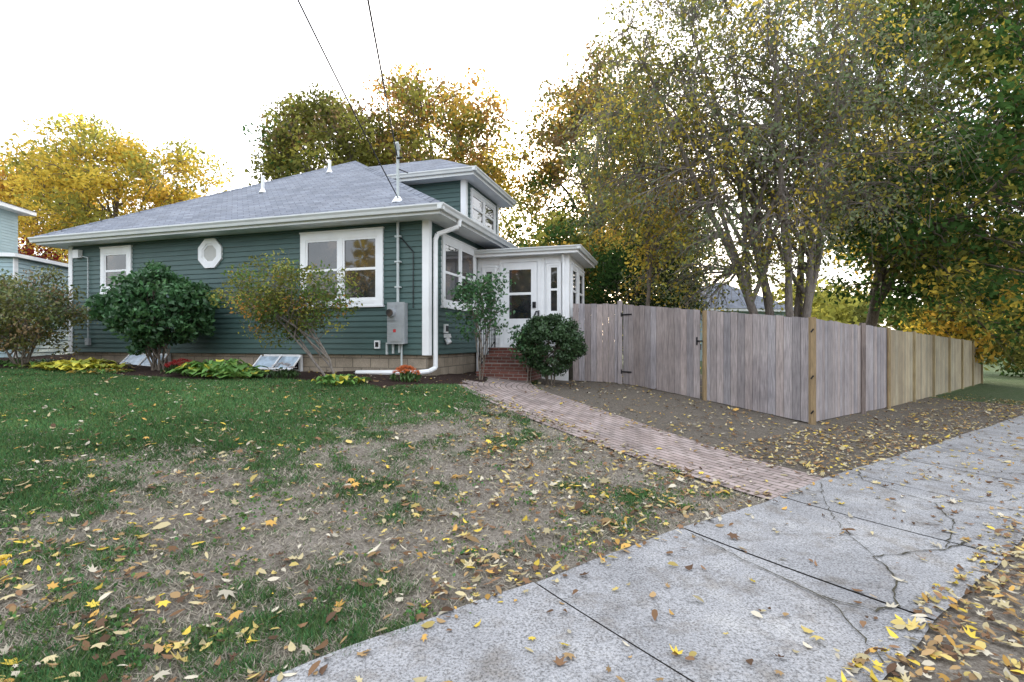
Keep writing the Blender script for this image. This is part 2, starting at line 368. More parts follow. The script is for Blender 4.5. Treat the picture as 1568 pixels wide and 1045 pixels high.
sl=(zr-ze)/hw
d=MB(); DA0,DA1,DB0,DB1=-3.2,-.30,2.63,5.13
d.box(DA0+.3,DA1,DB0,DB1,4.15,5.6,'green')
dw=Wall((0,DB0),(1,0),(0,-1)); ds=Wall((DA1,0),(0,1),(1,0))
dw.siding(d,DA0+.3,DA1,4.2,5.5); ds.siding(d,DB0,DB1,4.4,5.5)
dw.box(d,DA1-.10,DA1+.032,0,.034,4.3,5.5,'white'); ds.box(d,DB0-.0325,DB0+.1,0,.0325,4.3,5.499,'white'); ds.box(d,DB1-.1,DB1+.02,0,.0325,4.3,5.499,'white')
ds.window(d,DB0+.32,DB1-.32,4.55,5.36,2,.08)
e=.35; a1=DA1+e;b0=DB0-e;b1=DB1+e
d.box(-2.22,a1,b0,b1,5.5,5.52,'white')
d.box(-2.30,a1,b0-.02,b0,5.49,5.64,'fasciag'); d.box(a1,a1+.02,b0-.02,b1,5.49,5.64,'fasciag')
gutter(d,(-2.18,b0-.021),(a1+.11,b0-.021),(0,-1),5.655,sz=.10); gutter(d,(a1+.021,b0-.12),(a1+.021,b1),(1,0),5.657,sz=.10)
X1=a1+.04;Y0=b0-.04;Y1=b1+.04;ze2=5.665;hh=(Y1-Y0)/2;zr2=6.56;bm=(Y0+Y1)/2
d.add([(-2.32,Y0,ze2),(X1,Y0,ze2),(X1,Y1,ze2),(-2.32,Y1,ze2),(-4.0,bm,zr2),(X1-hh,bm,zr2)],[(0,1,5,4),(1,2,5),(2,3,4,5)],'shingle')
d.build('dormer',H)
wn=MB()
front.window(wn,-2.94,-.97,2.27,3.80,2,.13)
front.window(wn,-8.76,-7.76,2.72,3.80,1,.12)
side.window(wn,.58,2.50,2.27,3.74,2,.11)
for (u0,u1,z0) in ((-7.73,-6.62,.92),(-3.9,-2.95,.90)):
    front.box(wn,u0,u1,-.05,.03,z0,1.262,'white'); 
    n2=3; ww=(u1-u0-.05*(n2+1))/n2
    for k in range(n2): front.box(wn,u0+.05+k*(ww+.05),u0+.05+k*(ww+.05)+ww,.02,.036,z0+.05,1.22,'glass')
    um=(u0+u1)/2
    wn.add([front.p(u0-.03,.055,1.22),front.p(um-.03,.055,1.22),front.p(um-.03,.32,.97),front.p(u0-.03,.32,.97)],[(0,1,2,3)],'plastic')
    wn.add([front.p(um+.03,.055,1.22),front.p(u1+.03,.055,1.22),front.p(u1+.03,.32,.97),front.p(um+.03,.32,.97)],[(0,1,2,3)],'plastic')
    for uu in (u0-.04,um,u1+.03): wn.cyl(front.p(uu,.05,1.24),front.p(uu,.34,.97),.018,'white',6)
    wn.cyl(front.p(u0-.04,.34,.97),front.p(u1+.03,.34,.97),.022,'white',6)
oc=(-5.37,3.52)
def octring(mb,r0,r1,n0,n1,k):
    vs=[]
    for rr,nn in ((r1,n0),(r1,n1),(r0,n1),(r0,n0)):
        for i in range(8):
            an=math.pi/8+i*math.pi/4; vs.append(front.p(oc[0]+rr*math.cos(an),nn,oc[1]+rr*math.sin(an)))
    fs=[]
    for j in range(3):
        for i in range(8): fs.append((j*8+i,j*8+(i+1)%8,(j+1)*8+(i+1)%8,(j+1)*8+i))
    mb.add(vs,fs,k)
octring(wn,.235,.355,0,.06,'white'); octring(wn,.19,.24,0,.045,'white')
wn.add([front.p(oc[0]+.2*math.cos(math.pi/8+i*math.pi/4),.03,oc[1]+.2*math.sin(math.pi/8+i*math.pi/4)) for i in range(8)],[tuple(range(8))],'blind')
wn.build('windows',H)
u=MB()
front.box(u,-.79,-.43,.02,.16,1.50,2.30,'greymetal'); front.box(u,-.80,-.42,.16,.172,1.49,2.31,'greymetal')
front.box(u,-.775,-.60,.172,.19,1.95,2.26,'greymetal'); u.cyl(front.p(-.69,.17,2.1),front.p(-.69,.26,2.1),.085,'greymetal',16); u.cyl(front.p(-.69,.26,2.1),front.p(-.69,.29,2.1),.07,'glass',16)
front.box(u,-.72,-.47,.172,.186,1.54,1.88,'greymetal'); front.box(u,-.66,-.60,.187,.19,1.72,1.78,'red')
u.cyl(front.p(-.62,.07,2.3),front.p(-.62,.07,3.95),.028,'conduit'); 
for z in (2.6,3.1,3.6): front.box(u,-.68,-.56,.02,.1,z,z+.03,'conduit')
u.cyl((-.62,-.07,3.95),(-.62,-.07,5.33),.03,'conduit'); u.cyl((-.62,-.07,5.33),(-.62,-.14,5.45),.05,'conduit'); u.cyl((-.62,-.07,4.27),(-.62,-.07,4.40),.13,'white',12,.05)
u.cyl((-.62,-.10,5.15),(-.50,-.10,5.15),.02,'black');u.cyl((-.62,-.07,4.95),(-.40,-.07,4.85),.012,'black')
for (a_,b_,hh_) in ((-5.7,1.9,.42),(-4.9,3.6,.35)):
    zz=ze+sl*(b_+o); u.cyl((a_,b_,zz-.05),(a_,b_,zz+hh_),.045,'white'); u.cyl((a_,b_,zz-.02),(a_,b_,zz+.09),.10,'white',12,.05)
front.box(u,-1.16,-1.04,.02,.06,1.40,1.56,'white'); front.box(u,-1.135,-1.065,.06,.066,1.43,1.53,'black')
side.box(u,.68,.84,.022,.06,1.72,1.90,'white'); side.box(u,.71,.81,.06,.075,1.75,1.87,'black')
for (za,zb,nb_) in ((1.66,1.70,.12),(1.62,1.658,.13)): side.box(u,.69,.83,.022,nb_,za,zb,'white')
u.cyl(side.p(.76,.06,1.60),side.p(.76,.12,1.50),.06,'white',12)
front.box(u,-9.25,-9.12,.02,.08,1.45,1.62,'greymetal'); u.cyl(front.p(-9.185,.05,1.62),front.p(-9.185,.05,3.6),.014,'conduit',6); u.cyl(front.p(-9.185,.05,3.6),front.p(-9.5,.05,3.66),.014,'conduit',6)
front.box(u,-9.62,-9.42,.02,.12,3.6,3.8,'white')
for i in range(3): front.box(u,-.9+i*.14,-.86+i*.14,.025,.06,1.28+.02*i,1.52,'conduit')
u.cyl(front.p(-.55,.05,1.5),front.p(-.55,.05,1.0),.02,'conduit'); u.cyl(front.p(-.68,.04,3.72),front.p(-.30,.04,3.3),.012,'black',6); u.cyl(front.p(-.30,.04,3.3),front.p(-.30,.04,2.2),.01,'black',6)
u.build('utilities',H)
ds_=MB()
def spout(pts,w_=.045,k='white'):
    for p,q_ in zip(pts[:-1],pts[1:]): ds_.cyl(p,q_,w_,k,8); ds_.cyl(q_,(q_[0],q_[1],q_[2]+.001),w_,k,8)
spout([(.52,.35,3.96),(.50,.34,3.82),(.12,.17,3.66),(.085,.16,3.55),(.085,.16,1.02),(.02,.0,.96),(-.12,-.16,.94),(-1.35,-.40,.93)],.048)
ds_.build('downspouts',H)

P_=MB(); PF=2.66; PW=2.26; PB=4.85; z0,z1=1.38,3.56
pf=Wall((0,PF),(1,0),(0,-1)); pr=Wall((PW,0),(0,1),(1,0))
P_.box(.0,PW,PF,PB,z0,z1,'white')
pf.siding(P_,.03,.62,z0,z1,'white'); pf.box(P_,.03,.12,0,.04,z0,z1,'white')
pf.window(P_,.16,.50,2.12,3.32,1,.05)
pf.box(P_,.60,.68,0,.05,z0+.07,3.50,'white'); pf.box(P_,1.54,1.62,0,.05,z0+.07,3.50,'white'); pf.box(P_,.68,1.54,0,.05,3.42,3.50,'white')
pf.box(P_,.68,1.54,.0,.02,z0+.07,3.42,'white')
pf.box(P_,.70,.84,.02,.045,1.48,3.40,'white');pf.box(P_,1.38,1.52,.02,.045,1.48,3.40,'white');pf.box(P_,.84,1.38,.02,.044,3.24,3.40,'white');pf.box(P_,.84,1.38,.02,.044,1.48,2.08,'white')
pf.box(P_,.84,1.38,.02,.03,2.08,3.24,'glass'); pf.box(P_,.84,1.38,.03,.048,2.64,2.70,'white'); pf.box(P_,.92,1.30,.044,.052,1.58,1.96,'white')
pf.box(P_,1.42,1.50,.045,.075,2.33,2.47,'black'); P_.cyl(pf.p(1.46,.075,2.4),pf.p(1.46,.11,2.4),.02,'black')
pf.box(P_,.62,1.6,.02,.12,1.40,1.455,'white')
pf.box(P_,1.62,1.70,0,.03,z0,3.5,'white');pf.box(P_,2.14,2.262,0,.04,z0,z1,'white'); pf.box(P_,1.66,2.14,0,.028,1.5,1.6,'white'); pf.box(P_,1.66,2.14,0,.028,2.0,2.08,'white')
pf.window(P_,1.76,2.10,2.15,3.36,1,.05)
pr.window(P_,PF+.25,PF+1.0,2.15,3.36,1,.07); pr.window(P_,PF+1.15,PF+1.95,2.15,3.36,1,.07)
pr.box(P_,PF-.04,PF+.1,0,.03,z0,z1,'white'); pr.box(P_,PF,PB,0,.025,1.5,1.6,'white')
e=.24
P_.box(.03,PW+e,PF-e,PB+e,z1,z1+.02,'white')
P_.box(.5,PW+e,PF-e-.02,PF-e,z1-.01,z1+.13,'white'); P_.box(PW+e,PW+e+.02,PF-e-.02,PB+e,z1-.01,z1+.13,'white')
P_.box(.03,.5,PF-e-.02,PF-e,z1-.01,z1+.13,'white')
gutter(P_,(.03,PF-e-.021),(PW+e+.10,PF-e-.021),(0,-1),z1+.145,sz=.09); gutter(P_,(PW+e+.021,PF-e-.1),(PW+e+.021,PB+e),(1,0),z1+.147,sz=.09)
zz=z1+.14
P_.add([(0,PF-e-.03,zz),(PW+e+.03,PF-e-.03,zz),(PW+e+.03,PB+e,zz),(0,PB+e,zz),(0,PF+.6,zz+.14),(PW-.5,PF+.6,zz+.14),(PW-.5,PB-.5,zz+.14),(0,PB-.5,zz+.14)],[(0,1,5,4),(1,2,6,5),(4,5,6,7),(2,3,7,6),(0,3,2,1)],'shingle')
P_.cyl(pf.p(2.16,.14,3.55),pf.p(2.16,.07,3.38),.035,'white',8);P_.cyl(pf.p(2.16,.07,3.38),pf.p(2.16,.07,1.0),.035,'white',8)
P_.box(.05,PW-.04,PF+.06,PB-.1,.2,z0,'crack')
pf.box(P_,0,.44,-.02,.02,1.20,z0+.002,'white');pf.box(P_,0,.44,-.02,.02,.72,.8,'white'); pf.box(P_,.38,.44,-.02,.021,.8,1.2,'white'); pf.box(P_,.0,.05,-.02,.021,.8,1.2,'white')
def lattice(u0,u1,za,zb):
    st=.09
    for sgn in (1,-1):
        for k in range(-10,14):
            c=u0+k*st; ub=c+sgn*(zb-za)
            U=lambda t_: c+(ub-c)*t_
            ts=[t_ for t_ in np.linspace(0,1,30) if u0<=U(t_)<=u1]
            if len(ts)>2:
                ta,tb=ts[0],ts[-1]
                P_.cyl(pf.p(U(ta),.004*sgn+.004,za+(zb-za)*ta),pf.p(U(tb),.004*sgn+.004,za+(zb-za)*tb),.011,'white',4)
lattice(.05,.38,.8,1.2)
pf.box(P_,1.62,PW,-.02,.02,1.2,z0+.002,'white'); pf.box(P_,1.62,PW,-.03,-.01,.6,1.2,'white')
P_.build('porch',H)
st=MB(); 
for i in range(4):
    zt=1.40-i*.172; bf=PF-.42-i*.27
    st.box(.46,1.62,bf,PF-.03,zt-.172,zt-.05,'brick'); st.box(.45,1.63,bf-.015,PF-.025,zt-.048,zt,'brick')
st.box(.46,1.62,PF-.42-3*.27,PF-.03,.4,1.40-4*.172+.001,'brick')
st.build('brick_steps',H)
ra=MB()
for ua in (.50,1.58):
    ra.cyl((ua,PF-.10,1.36),(ua,PF-.10,2.25),.016,'black',8); ra.cyl((ua,PF-1.15,.86),(ua,PF-1.15,1.72),.016,'black',8)
    ra.cyl((ua,PF-.08,2.25),(ua,PF-.35,2.22),.018,'black',8); ra.cyl((ua,PF-.35,2.22),(ua,PF-1.2,1.70),.018,'black',8); ra.cyl((ua,PF-.10,1.55),(ua,PF-1.15,.98),.012,'black',6)
    for i in range(1,8):
        y=PF-.10-i*.13; f=(i*.13)/1.05; zb=1.55-.57*f; zt=2.24 if y>PF-.35 else 2.22-.52*((PF-.35-y)/.85)
        ra.cyl((ua,y,zb),(ua,y,zt),.007,'black',5)
ra.build('stair_railing',H)

# ------------------------------------------------------------------ fences
def fence(name,segs,mat,bw=.142,posts=(),pk='postwood'):
    E=empty(name); mb=MB(); pb=MB(); rr=np.random.default_rng(len(segs)+5); mk='fence' if mat=='fence' else 'fencetan'
    for (P,Q,tp,tq) in segs:
        P=np.array(P);Q=np.array(Q); L=np.linalg.norm(Q-P); dr=(Q-P)/L; nn=np.array([dr[1],-dr[0]])
        n=int(round(L/bw)); w_=L/n
        for i in range(n):
            a_=P+dr*(i*w_+.003); b_=P+dr*((i+1)*w_-.003); f0=i/n; f1=(i+1)/n
            za=g1(*a_)-.02; zb=g1(*b_)-.02; j=rr.uniform(-.012,.012); ta=tp+(tq-tp)*f0+j; tb=tp+(tq-tp)*f1+j
            o_=nn*(rr.uniform(0,.005)); th=nn*.02
            c=rr.uniform(.76,1.12); t_=rr.uniform(-.05,.05); col=(c*(1+t_),c,c*(1-t_))
            if rr.uniform()<.05: col=(c*.8,c*.72,c*.64)
            def pt(p,e_,z): q_=p+o_+e_; return (q_[0],q_[1],z)
            mb.hexa([pt(a_,th,za+.04),pt(b_,th,zb+.04),pt(b_,0*th,zb+.04),pt(a_,0*th,za+.04),pt(a_,th,ta),pt(b_,th,tb),pt(b_,0*th,tb),pt(a_,0*th,ta)],mk,col)
        for fz in (.3,1.0,1.6):
            A=P-nn*.004;B_=Q-nn*.004; z_a=g1(*P)+fz; z_b=g1(*Q)+fz
            vs=[(A[0],A[1],z_a),(B_[0],B_[1],z_b),(B_[0]-nn[0]*.04,B_[1]-nn[1]*.04,z_b),(A[0]-nn[0]*.04,A[1]-nn[1]*.04,z_a)]
            mb.hexa(vs+[(v[0],v[1],v[2]+.09) for v in vs],mk,(.8,.8,.8))
    mb.build('boards',E)
    for (p,z,k,w_,col) in posts:
        zb=g1(*p)-.05; ang=math.atan2(segs[0][1][1]-segs[0][0][1],segs[0][1][0]-segs[0][0][0])
        c_,s_=math.cos(ang)*w_/2,math.sin(ang)*w_/2
        cs=[(p[0]-c_+s_,p[1]-s_-c_),(p[0]+c_+s_,p[1]+s_-c_),(p[0]+c_-s_,p[1]+s_+c_),(p[0]-c_-s_,p[1]-s_+c_)]
        pb.hexa([(x_,y_,zb) for x_,y_ in cs]+[(x_,y_,z) for x_,y_ in cs],k,col)
    if posts: pb.build('posts',E)
    return E
F0=(1.40,12.02);F1=(2.49,12.0);F2=(3.85,10.48);F3=(5.15,9.04);F3b=(7.35,11.02);F4=(8.85,12.36);F5=(20.8,23.2)
W1=(1,1,1)
fe=fence('wooden_fence',[(F0,F1,2.40,2.40),(F2,F3,2.17,1.945),(F3,F3b,1.95,1.87),(F3b,F4,1.90,1.85)],'fence',posts=[
 ((2.47,11.98),2.47,'fence',.10,W1),((3.86,10.45),2.16,'postwood',.08,W1),((5.17,9.0),1.96,'postwood',.09,W1),((7.37,10.99),1.93,'fence',.09,(.6,.55,.5)),((8.87,12.32),1.85,'postwood',.08,W1)])
ge=fence('fence_gate',[((2.55,11.93),(3.80,10.54),2.385,2.18)],'fence')
hb=MB()
dr=np.array([.668,-.744]); nn=np.array([-.744,-.668])
for z in (.85,2.15):
    p=np.array([2.52,11.96])+nn*.03
    q_=p+dr*.28; hb.cyl((p[0],p[1],z),(q_[0],q_[1],z),.016,'black',6); hb.cyl((p[0],p[1],z-.05),(p[0],p[1],z+.05),.02,'black',6)
p=np.array([3.76,10.58])+nn*.035; hb.cyl((p[0],p[1],1.55),(p[0]+.12,p[1]-.13,1.55),.014,'black',6); hb.cyl((p[0],p[1],1.47),(p[0],p[1],1.63),.014,'black',6)
p=np.array([5.17,9.0])+nn*.06
for z in (.3,.9,1.7): hb.cyl((p[0],p[1],z),(p[0]-.0+.03,p[1]-.03,z+.06),.012,'black',6)
hb.build('hardware',ge)
tp_=[]
n=6
for i in range(n+1):
    f=i/n; tp_.append(((F4[0]+(F5[0]-F4[0])*f+.03,F4[1]+(F5[1]-F4[1])*f-.03),1.87+(1.50-1.87)*f,'fencetan',.09,(1.,.95,.8)))
fence('tan_wooden_fence',[((8.95,12.44),F5,1.83,1.49)],'tan',posts=tp_)

# ------------------------------------------------------------------ vegetation
def tubes(paths,sides=5):
    V=[];F=[];o=0
    ang=np.arange(sides)*2*np.pi/sides
    for P,R in paths:
        P=np.array(P,float);n=len(P)
        T=np.gradient(P,axis=0); T/=np.linalg.norm(T,axis=1)[:,None]+1e-9
        up=np.array([0.31,.17,.93]); A=np.cross(T,up); A/=np.linalg.norm(A,axis=1)[:,None]+1e-9; B=np.cross(T,A)
        ring=P[:,None]+(A[:,None]*np.cos(ang)[None,:,None]+B[:,None]*np.sin(ang)[None,:,None])*np.array(R)[:,None,None]
        V.append(ring.reshape(-1,3))
        i=np.arange(n-1)[:,None]*sides; j=np.arange(sides)[None]; j2=(j+1)%sides
        F.append(np.stack([o+i+j,o+i+j2,o+i+sides+j2,o+i+sides+j],-1).reshape(-1,4)); o+=n*sides
    return np.concatenate(V),np.concatenate(F)
def leaves(C,size,rg,col,asp=.6):
    n=len(C); d=rg.normal(size=(n,3)); d/=np.linalg.norm(d,axis=1)[:,None]
    e=rg.normal(size=(n,3)); nrm=np.cross(d,e); nrm/=np.linalg.norm(nrm,axis=1)[:,None]
    s=size*rg.uniform(.6,1.3,n)[:,None]; a=d*s; b_=nrm*s*asp; nn_=np.cross(d,nrm)*s*.18
    V=np.stack([C-a,C+b_*.9-a*.15+nn_,C+a,C-b_*.9-a*.15+nn_],1).reshape(-1,3)
    F=np.arange(4*n).reshape(n,4); return V,F,np.repeat(col,4,axis=0)
def pick(pal,n,rg):
    w_=np.array([p[1] for p in pal],float); w_/=w_.sum(); i=rg.choice(len(pal),n,p=w_); return np.array([p[0] for p in pal])[i]
DG=(.04,.08,.022);GR=(.07,.14,.04);OL=(.16,.165,.045);YG=(.34,.33,.075);YE=(.68,.52,.09);GO=(.57,.37,.07);OR=(.48,.25,.07);GG=(.20,.24,.13);RD=(.22,.03,.03);BR=(.28,.19,.09)
def make_tree(name,base,top,cc,rad,ncl,nleaf,ls,pal,seed=1,stems=1,tr=.22,nlimb=10,shell=.45,sig=.55,bark='bark',leafm='leaf',spread=.5,sag=0.,toppal=None,twr=.012,sub=3,limbr=(.45,.8),lumpk=1.):
    rg=np.random.default_rng(seed); E=empty(name); bx,by=base; bz=g1(bx,by)-.15; cc=np.array(cc,float); rad=np.array(rad,float)
    paths=[];SP=[];SR=[]
    for s in range(stems):
        th=2*np.pi*s/stems+rg.uniform(-.4,.4); k=0 if stems==1 else spread*rg.uniform(.6,1.3)
        e_=np.array([cc[0]+np.cos(th)*rad[0]*k,cc[1]+np.sin(th)*rad[1]*k,top*(1 if stems==1 else rg.uniform(.75,1))])
        b_=np.array([bx+np.cos(th)*tr*(.9 if stems>1 else 0),by+np.sin(th)*tr*(.9 if stems>1 else 0),bz])
        n=12; t_=np.linspace(0,1,n)[:,None]; mid=np.array([b_[0]*.65+e_[0]*.35,b_[1]*.65+e_[1]*.35,(b_[2]+e_[2])*.5])
        P=(1-t_)**2*b_+2*t_*(1-t_)*mid+t_**2*e_; P[1:]+=np.cumsum(rg.normal(0,.05*tr/.2,(n-1,3)),axis=0)*np.array([1,1,.3]); R=tr*(1-.88*t_[:,0])**1.0*(.7 if stems>1 else 1); R[0]*=1.35
        paths.append((P,R)); SP.append(P[4:]);SR.append(R[4:])
        for l in range(nlimb//stems if stems>1 else nlimb):
            i=rg.integers(3,n-1); p0=P[i]; dv=rg.normal(size=3); dv/=np.linalg.norm(dv); dv[2]=abs(dv[2])*.6-.12
            e2=cc+dv*rad*rg.uniform(*limbr)
            m2=(p0+e2)/2+np.array([0,0,rg.uniform(0,.12)*rad[2]]); tt=np.linspace(0,1,9)[:,None]
            Q=(1-tt)**2*p0+2*tt*(1-tt)*m2+tt**2*e2; Q[1:]+=rg.normal(0,.05*rad.mean()/4,(8,3)); rr=R[i]*.62*(1-.85*tt[:,0])+.006
            paths.append((Q,rr)); SP.append(Q[2:]);SR.append(rr[2:])
    SPa=np.concatenate(SP);SRa=np.concatenate(SR)
    d=rg.normal(size=(ncl,3)); d/=np.linalg.norm(d,axis=1)[:,None]
    lump=1+lumpk*(.08*np.sin(d[:,0]*4+seed)+.08*np.sin(d[:,1]*5+seed*2)+.08*np.sin(d[:,2]*6+seed*3+d[:,0]*3)+.06*np.sin(d[:,0]*11+d[:,2]*9))
    C=cc+d*rad*(rg.uniform(shell**2,1,ncl)**.5*lump)[:,None]
    gzc=gz(C[:,0],C[:,1]); C[:,2]=np.maximum(C[:,2],gzc+ls*1.5)
    twigs=[]
    for c in C:
        j=np.argmin(((SPa-c)**2).sum(1)+.6*np.maximum(0,SPa[:,2]-c[2])**2); p0=SPa[j]; tt=np.linspace(0,1,5)[:,None]
        m2=(p0+c)/2+np.array([0,0,.15*np.linalg.norm(c-p0)]); Q=(1-tt)**2*p0+2*tt*(1-tt)*m2+tt**2*c; Q[1:4]+=rg.normal(0,.03*np.linalg.norm(c-p0),(3,3))
        r0=min(SRa[j]*.6,twr*3); paths.append((Q,np.linspace(r0,twr*.6,5)))
        for k in range(sub):
            e2=c+rg.normal(0,sig*1.0,3)-np.array([0,0,sag*rg.uniform(.5,1.5)]); s_=Q[rg.integers(2,5)]; m=(s_+e2)/2+np.array([0,0,.3*sag+.05*sig]); twigs.append((np.array([s_,m,e2]),np.array([twr*.55,twr*.4,twr*.2])))
    V,F=tubes(paths,6); 
    if twigs:
        V2,F2=tubes(twigs,3); npmesh('twigs',V2,F2,None,M[bark],E,smooth=True)
    npmesh('trunk_and_limbs',V,F,None,M[bark],E,smooth=True)
    wt=rg.uniform(.5,1.5,ncl); wt/=wt.sum(); ci=rg.choice(ncl,nleaf,p=wt)
    off=rg.normal(size=(nleaf,3)); rl=np.linalg.norm(off,axis=1)[:,None]; off=off/rl*np.minimum(rl,1.9)*sig*np.array([1,1,.65]); 
    if sag: off[:,2]-=np.abs(rg.normal(0,sag,nleaf))
    LC=C[ci]+off; zmin=gz(LC[:,0],LC[:,1])+ls*.6; LC[:,2]=np.maximum(LC[:,2],zmin)
    cl=pick(pal,ncl,rg)*rg.uniform(.75,1.25,(ncl,1))
    if toppal is not None:
        hgt=(C[:,2]-cc[2])/rad[2]; tp=pick(toppal,ncl,rg)*rg.uniform(.75,1.2,(ncl,1)); pr_=rg.uniform(size=ncl)<np.clip(.5+hgt*.7,0,1); cl=np.where(pr_[:,None],tp,cl)
    lc=cl[ci]; alt=pick(pal,nleaf,rg); mixr=rg.uniform(size=(nleaf,1))<.2; lc=np.where(mixr,alt,lc)*rg.uniform(.75,1.25,(nleaf,1))
    V,F,Cc=leaves(LC,ls,rg,lc); npmesh('foliage',V,F,Cc,M[leafm],E)
    return E
make_tree('maple_tree',(-22.5,30),11,(-22.4,30,9.7),(4.7,4.5,4.3),230,24000,.12,[(YE,6),(GO,1.5),(YG,3)],seed=3,tr=.35,nlimb=18,sig=.5,twr=.03)
make_tree('maple_tree',(-31,33),10,(-30.0,33,9.3),(4.4,4,4.4),160,14000,.135,[(GO,3),(YE,4),(OL,1),(OR,1)],seed=4,tr=.32,nlimb=12,sig=.6,twr=.03)
make_tree('japanese_maple_tree',(-24,25),4,(-24,25,4.6),(2.2,2,1.6),60,5000,.09,[(RD,4),((.14,.02,.02),2)],seed=5,tr=.15,nlimb=8,sig=.4,twr=.02)
make_tree('oak_tree',(-11.3,29),13,(-10.2,29,10.2),(4.0,3.5,5.3),240,22000,.125,[(OL,5),(YG,4),(GR,1)],seed=6,tr=.35,nlimb=22,sig=.5,twr=.035,shell=.5,toppal=[(OL,5),(BR,3),(YG,2)],lumpk=.7)
make_tree('oak_tree',(-4.7,31),15,(-4.4,31,11.0),(5.4,4.5,6.4),330,29000,.13,[(OL,3),(YG,5),(YE,1),(GO,2)],seed=8,tr=.42,nlimb=28,sig=.52,twr=.04,shell=.5,toppal=[(BR,4),(GO,3),(OR,3),(YG,3),(OL,1)],lumpk=.7)
make_tree('oak_tree',(4.4,28),14,(4.5,28,9.9),(4.4,3.6,6.7),290,26000,.12,[(OL,4),(YG,5),(GR,2)],seed=9,tr=.38,nlimb=24,sig=.48,twr=.035,shell=.5,toppal=[(BR,4),(OL,3),(GO,2)],lumpk=.7)
make_tree('maple_tree',(1.6,24),5,(2.0,24,4.2),(3.2,2,3.0),120,13000,.11,[(GR,3),(OL,3),(GO,2),(YG,3)],seed=10,tr=.18,nlimb=10,sig=.4,twr=.02)
make_tree('yew_tree',(5.6,21),5,(5.4,21,3.4),(2.0,1.8,3.0),110,13000,.085,[(DG,5),((.025,.05,.018),2)],seed=12,tr=.15,nlimb=10,sig=.35,twr=.015)
make_tree('oak_tree',(11.5,40),12,(11.5,40,9.5),(4.2,3.6,6.2),130,12000,.16,[(OL,3),(YG,4),(YE,2)],seed=14,tr=.3,nlimb=14,sig=.6,twr=.03)
make_tree('birch_tree',(7.1,13.4),11.5,(5.9,13.3,7.5),(4.8,3.0,4.9),560,40000,.054,[(GG,6),(YG,3),(YE,2),(OL,1)],seed=15,stems=7,tr=.19,nlimb=63,shell=.2,sig=.36,bark='barkg',spread=.55,sag=.3,twr=.013,sub=13,toppal=[(YE,2),(YG,4),(GG,5)],limbr=(.5,.95),lumpk=.8)
make_tree('ginkgo_tree',(3.6,14.4),7,(3.9,14.2,6.6),(1.5,1.4,3.4),110,8500,.055,[(YE,4),(GO,2),(YG,4)],seed=16,tr=.08,nlimb=14,sig=.3,twr=.010,sag=.2)
make_tree('norway_maple_tree',(12.4,18.8),10,(13.6,16.0,7.6),(5.4,4.2,5.8),420,44000,.10,[(GR,6),(DG,2),(OL,2),(YG,1),(YE,.6)],seed=18,tr=.22,nlimb=30,shell=.5,sig=.45,twr=.018,sub=4,toppal=[(GR,4),(OL,2),(YG,1)])
make_tree('norway_maple_tree',(20.5,25.5),9,(20,23,6.5),(6,4.5,5.8),220,22000,.14,[(GR,4),(OL,3),(YE,1.5),(GO,1)],seed=19,tr=.28,nlimb=16,sig=.6,twr=.02)
make_tree('yew_tree',(29,28.5),4,(29,28.5,2.0),(2.6,2.2,2.6),90,8000,.12,[(DG,5),(GR,1)],seed=31,tr=.15,nlimb=10,sig=.4,twr=.02)
def rel(a_,b_): return (-1.64+.956*a_+.294*b_, 10.2-.294*a_+.956*b_)
RG=(.06,.145,.055);RG2=(.04,.10,.04)
x_,y_=rel(-5.75,-.95)
make_tree('rhododendron_bush',(x_,y_),1.9,(x_,y_,2.20),(1.16,.8,.76),260,12000,.058,[(RG,4),(RG2,3),((.09,.19,.07),2)],seed=20,stems=6,tr=.05,nlimb=18,shell=.72,sig=.11,leafm='shrubleaf',spread=.3,twr=.006,sub=0,lumpk=1.0)
x_,y_=(.80,10.9)
make_tree('boxwood_bush',(x_,y_),1.5,(x_,y_,1.50),(.70,.62,.60),260,15000,.032,[((.05,.095,.038),4),((.035,.07,.028),3)],seed=21,stems=5,tr=.035,nlimb=15,shell=.78,sig=.065,leafm='shrubleaf',spread=.3,twr=.005,sub=0,lumpk=.6)
x_,y_=rel(-1.6,-1.35)
make_tree('crabapple_tree',(x_+.45,y_-.1),2.7,(x_-.5,y_-.05,2.30),(1.15,.8,.72),140,8000,.032,[(OL,4),((.12,.19,.05),4),(YG,1.5),(OR,.5)],seed=22,stems=2,tr=.042,nlimb=18,shell=.3,sig=.15,leafm='leaf',spread=.4,twr=.006,sub=4,bark='barkg')
x_,y_=(-.62,10.35)
make_tree('rose_shrub',(x_,y_),2.9,(x_,y_,2.3),(.50,.4,.75),60,1900,.042,[((.05,.13,.05),4),((.08,.17,.06),2)],seed=23,stems=3,tr=.018,nlimb=10,shell=.3,sig=.13,leafm='shrubleaf',spread=.5,twr=.005,sub=2)
x_,y_=(.35,10.75)
make_tree('rose_shrub',(x_,y_),1.9,(x_,y_,1.45),(.28,.25,.5),40,1000,.04,[((.05,.13,.05),4),((.08,.17,.06),2)],seed=24,stems=3,tr=.013,nlimb=8,shell=.3,sig=.10,leafm='shrubleaf',spread=.5,twr=.005,sub=2)
make_tree('deciduous_bush',(-10.5,11.2),2.2,(-10.6,11.3,2.2),(1.15,1.0,.85),150,8000,.04,[(OL,4),((.10,.14,.055),3),(BR,1)],seed=25,stems=7,tr=.035,nlimb=20,shell=.4,sig=.15,leafm='shrubleaf',spread=.5,twr=.006,sub=4)
make_tree('deciduous_bush',(-12.3,11.6),2.2,(-12.2,11.6,2.1),(1.3,1.0,.9),130,7000,.045,[(OL,4),((.10,.14,.055),3)],seed=26,stems=6,tr=.035,nlimb=16,shell=.4,sig=.15,leafm='shrubleaf',spread=.5,twr=.006,sub=3)

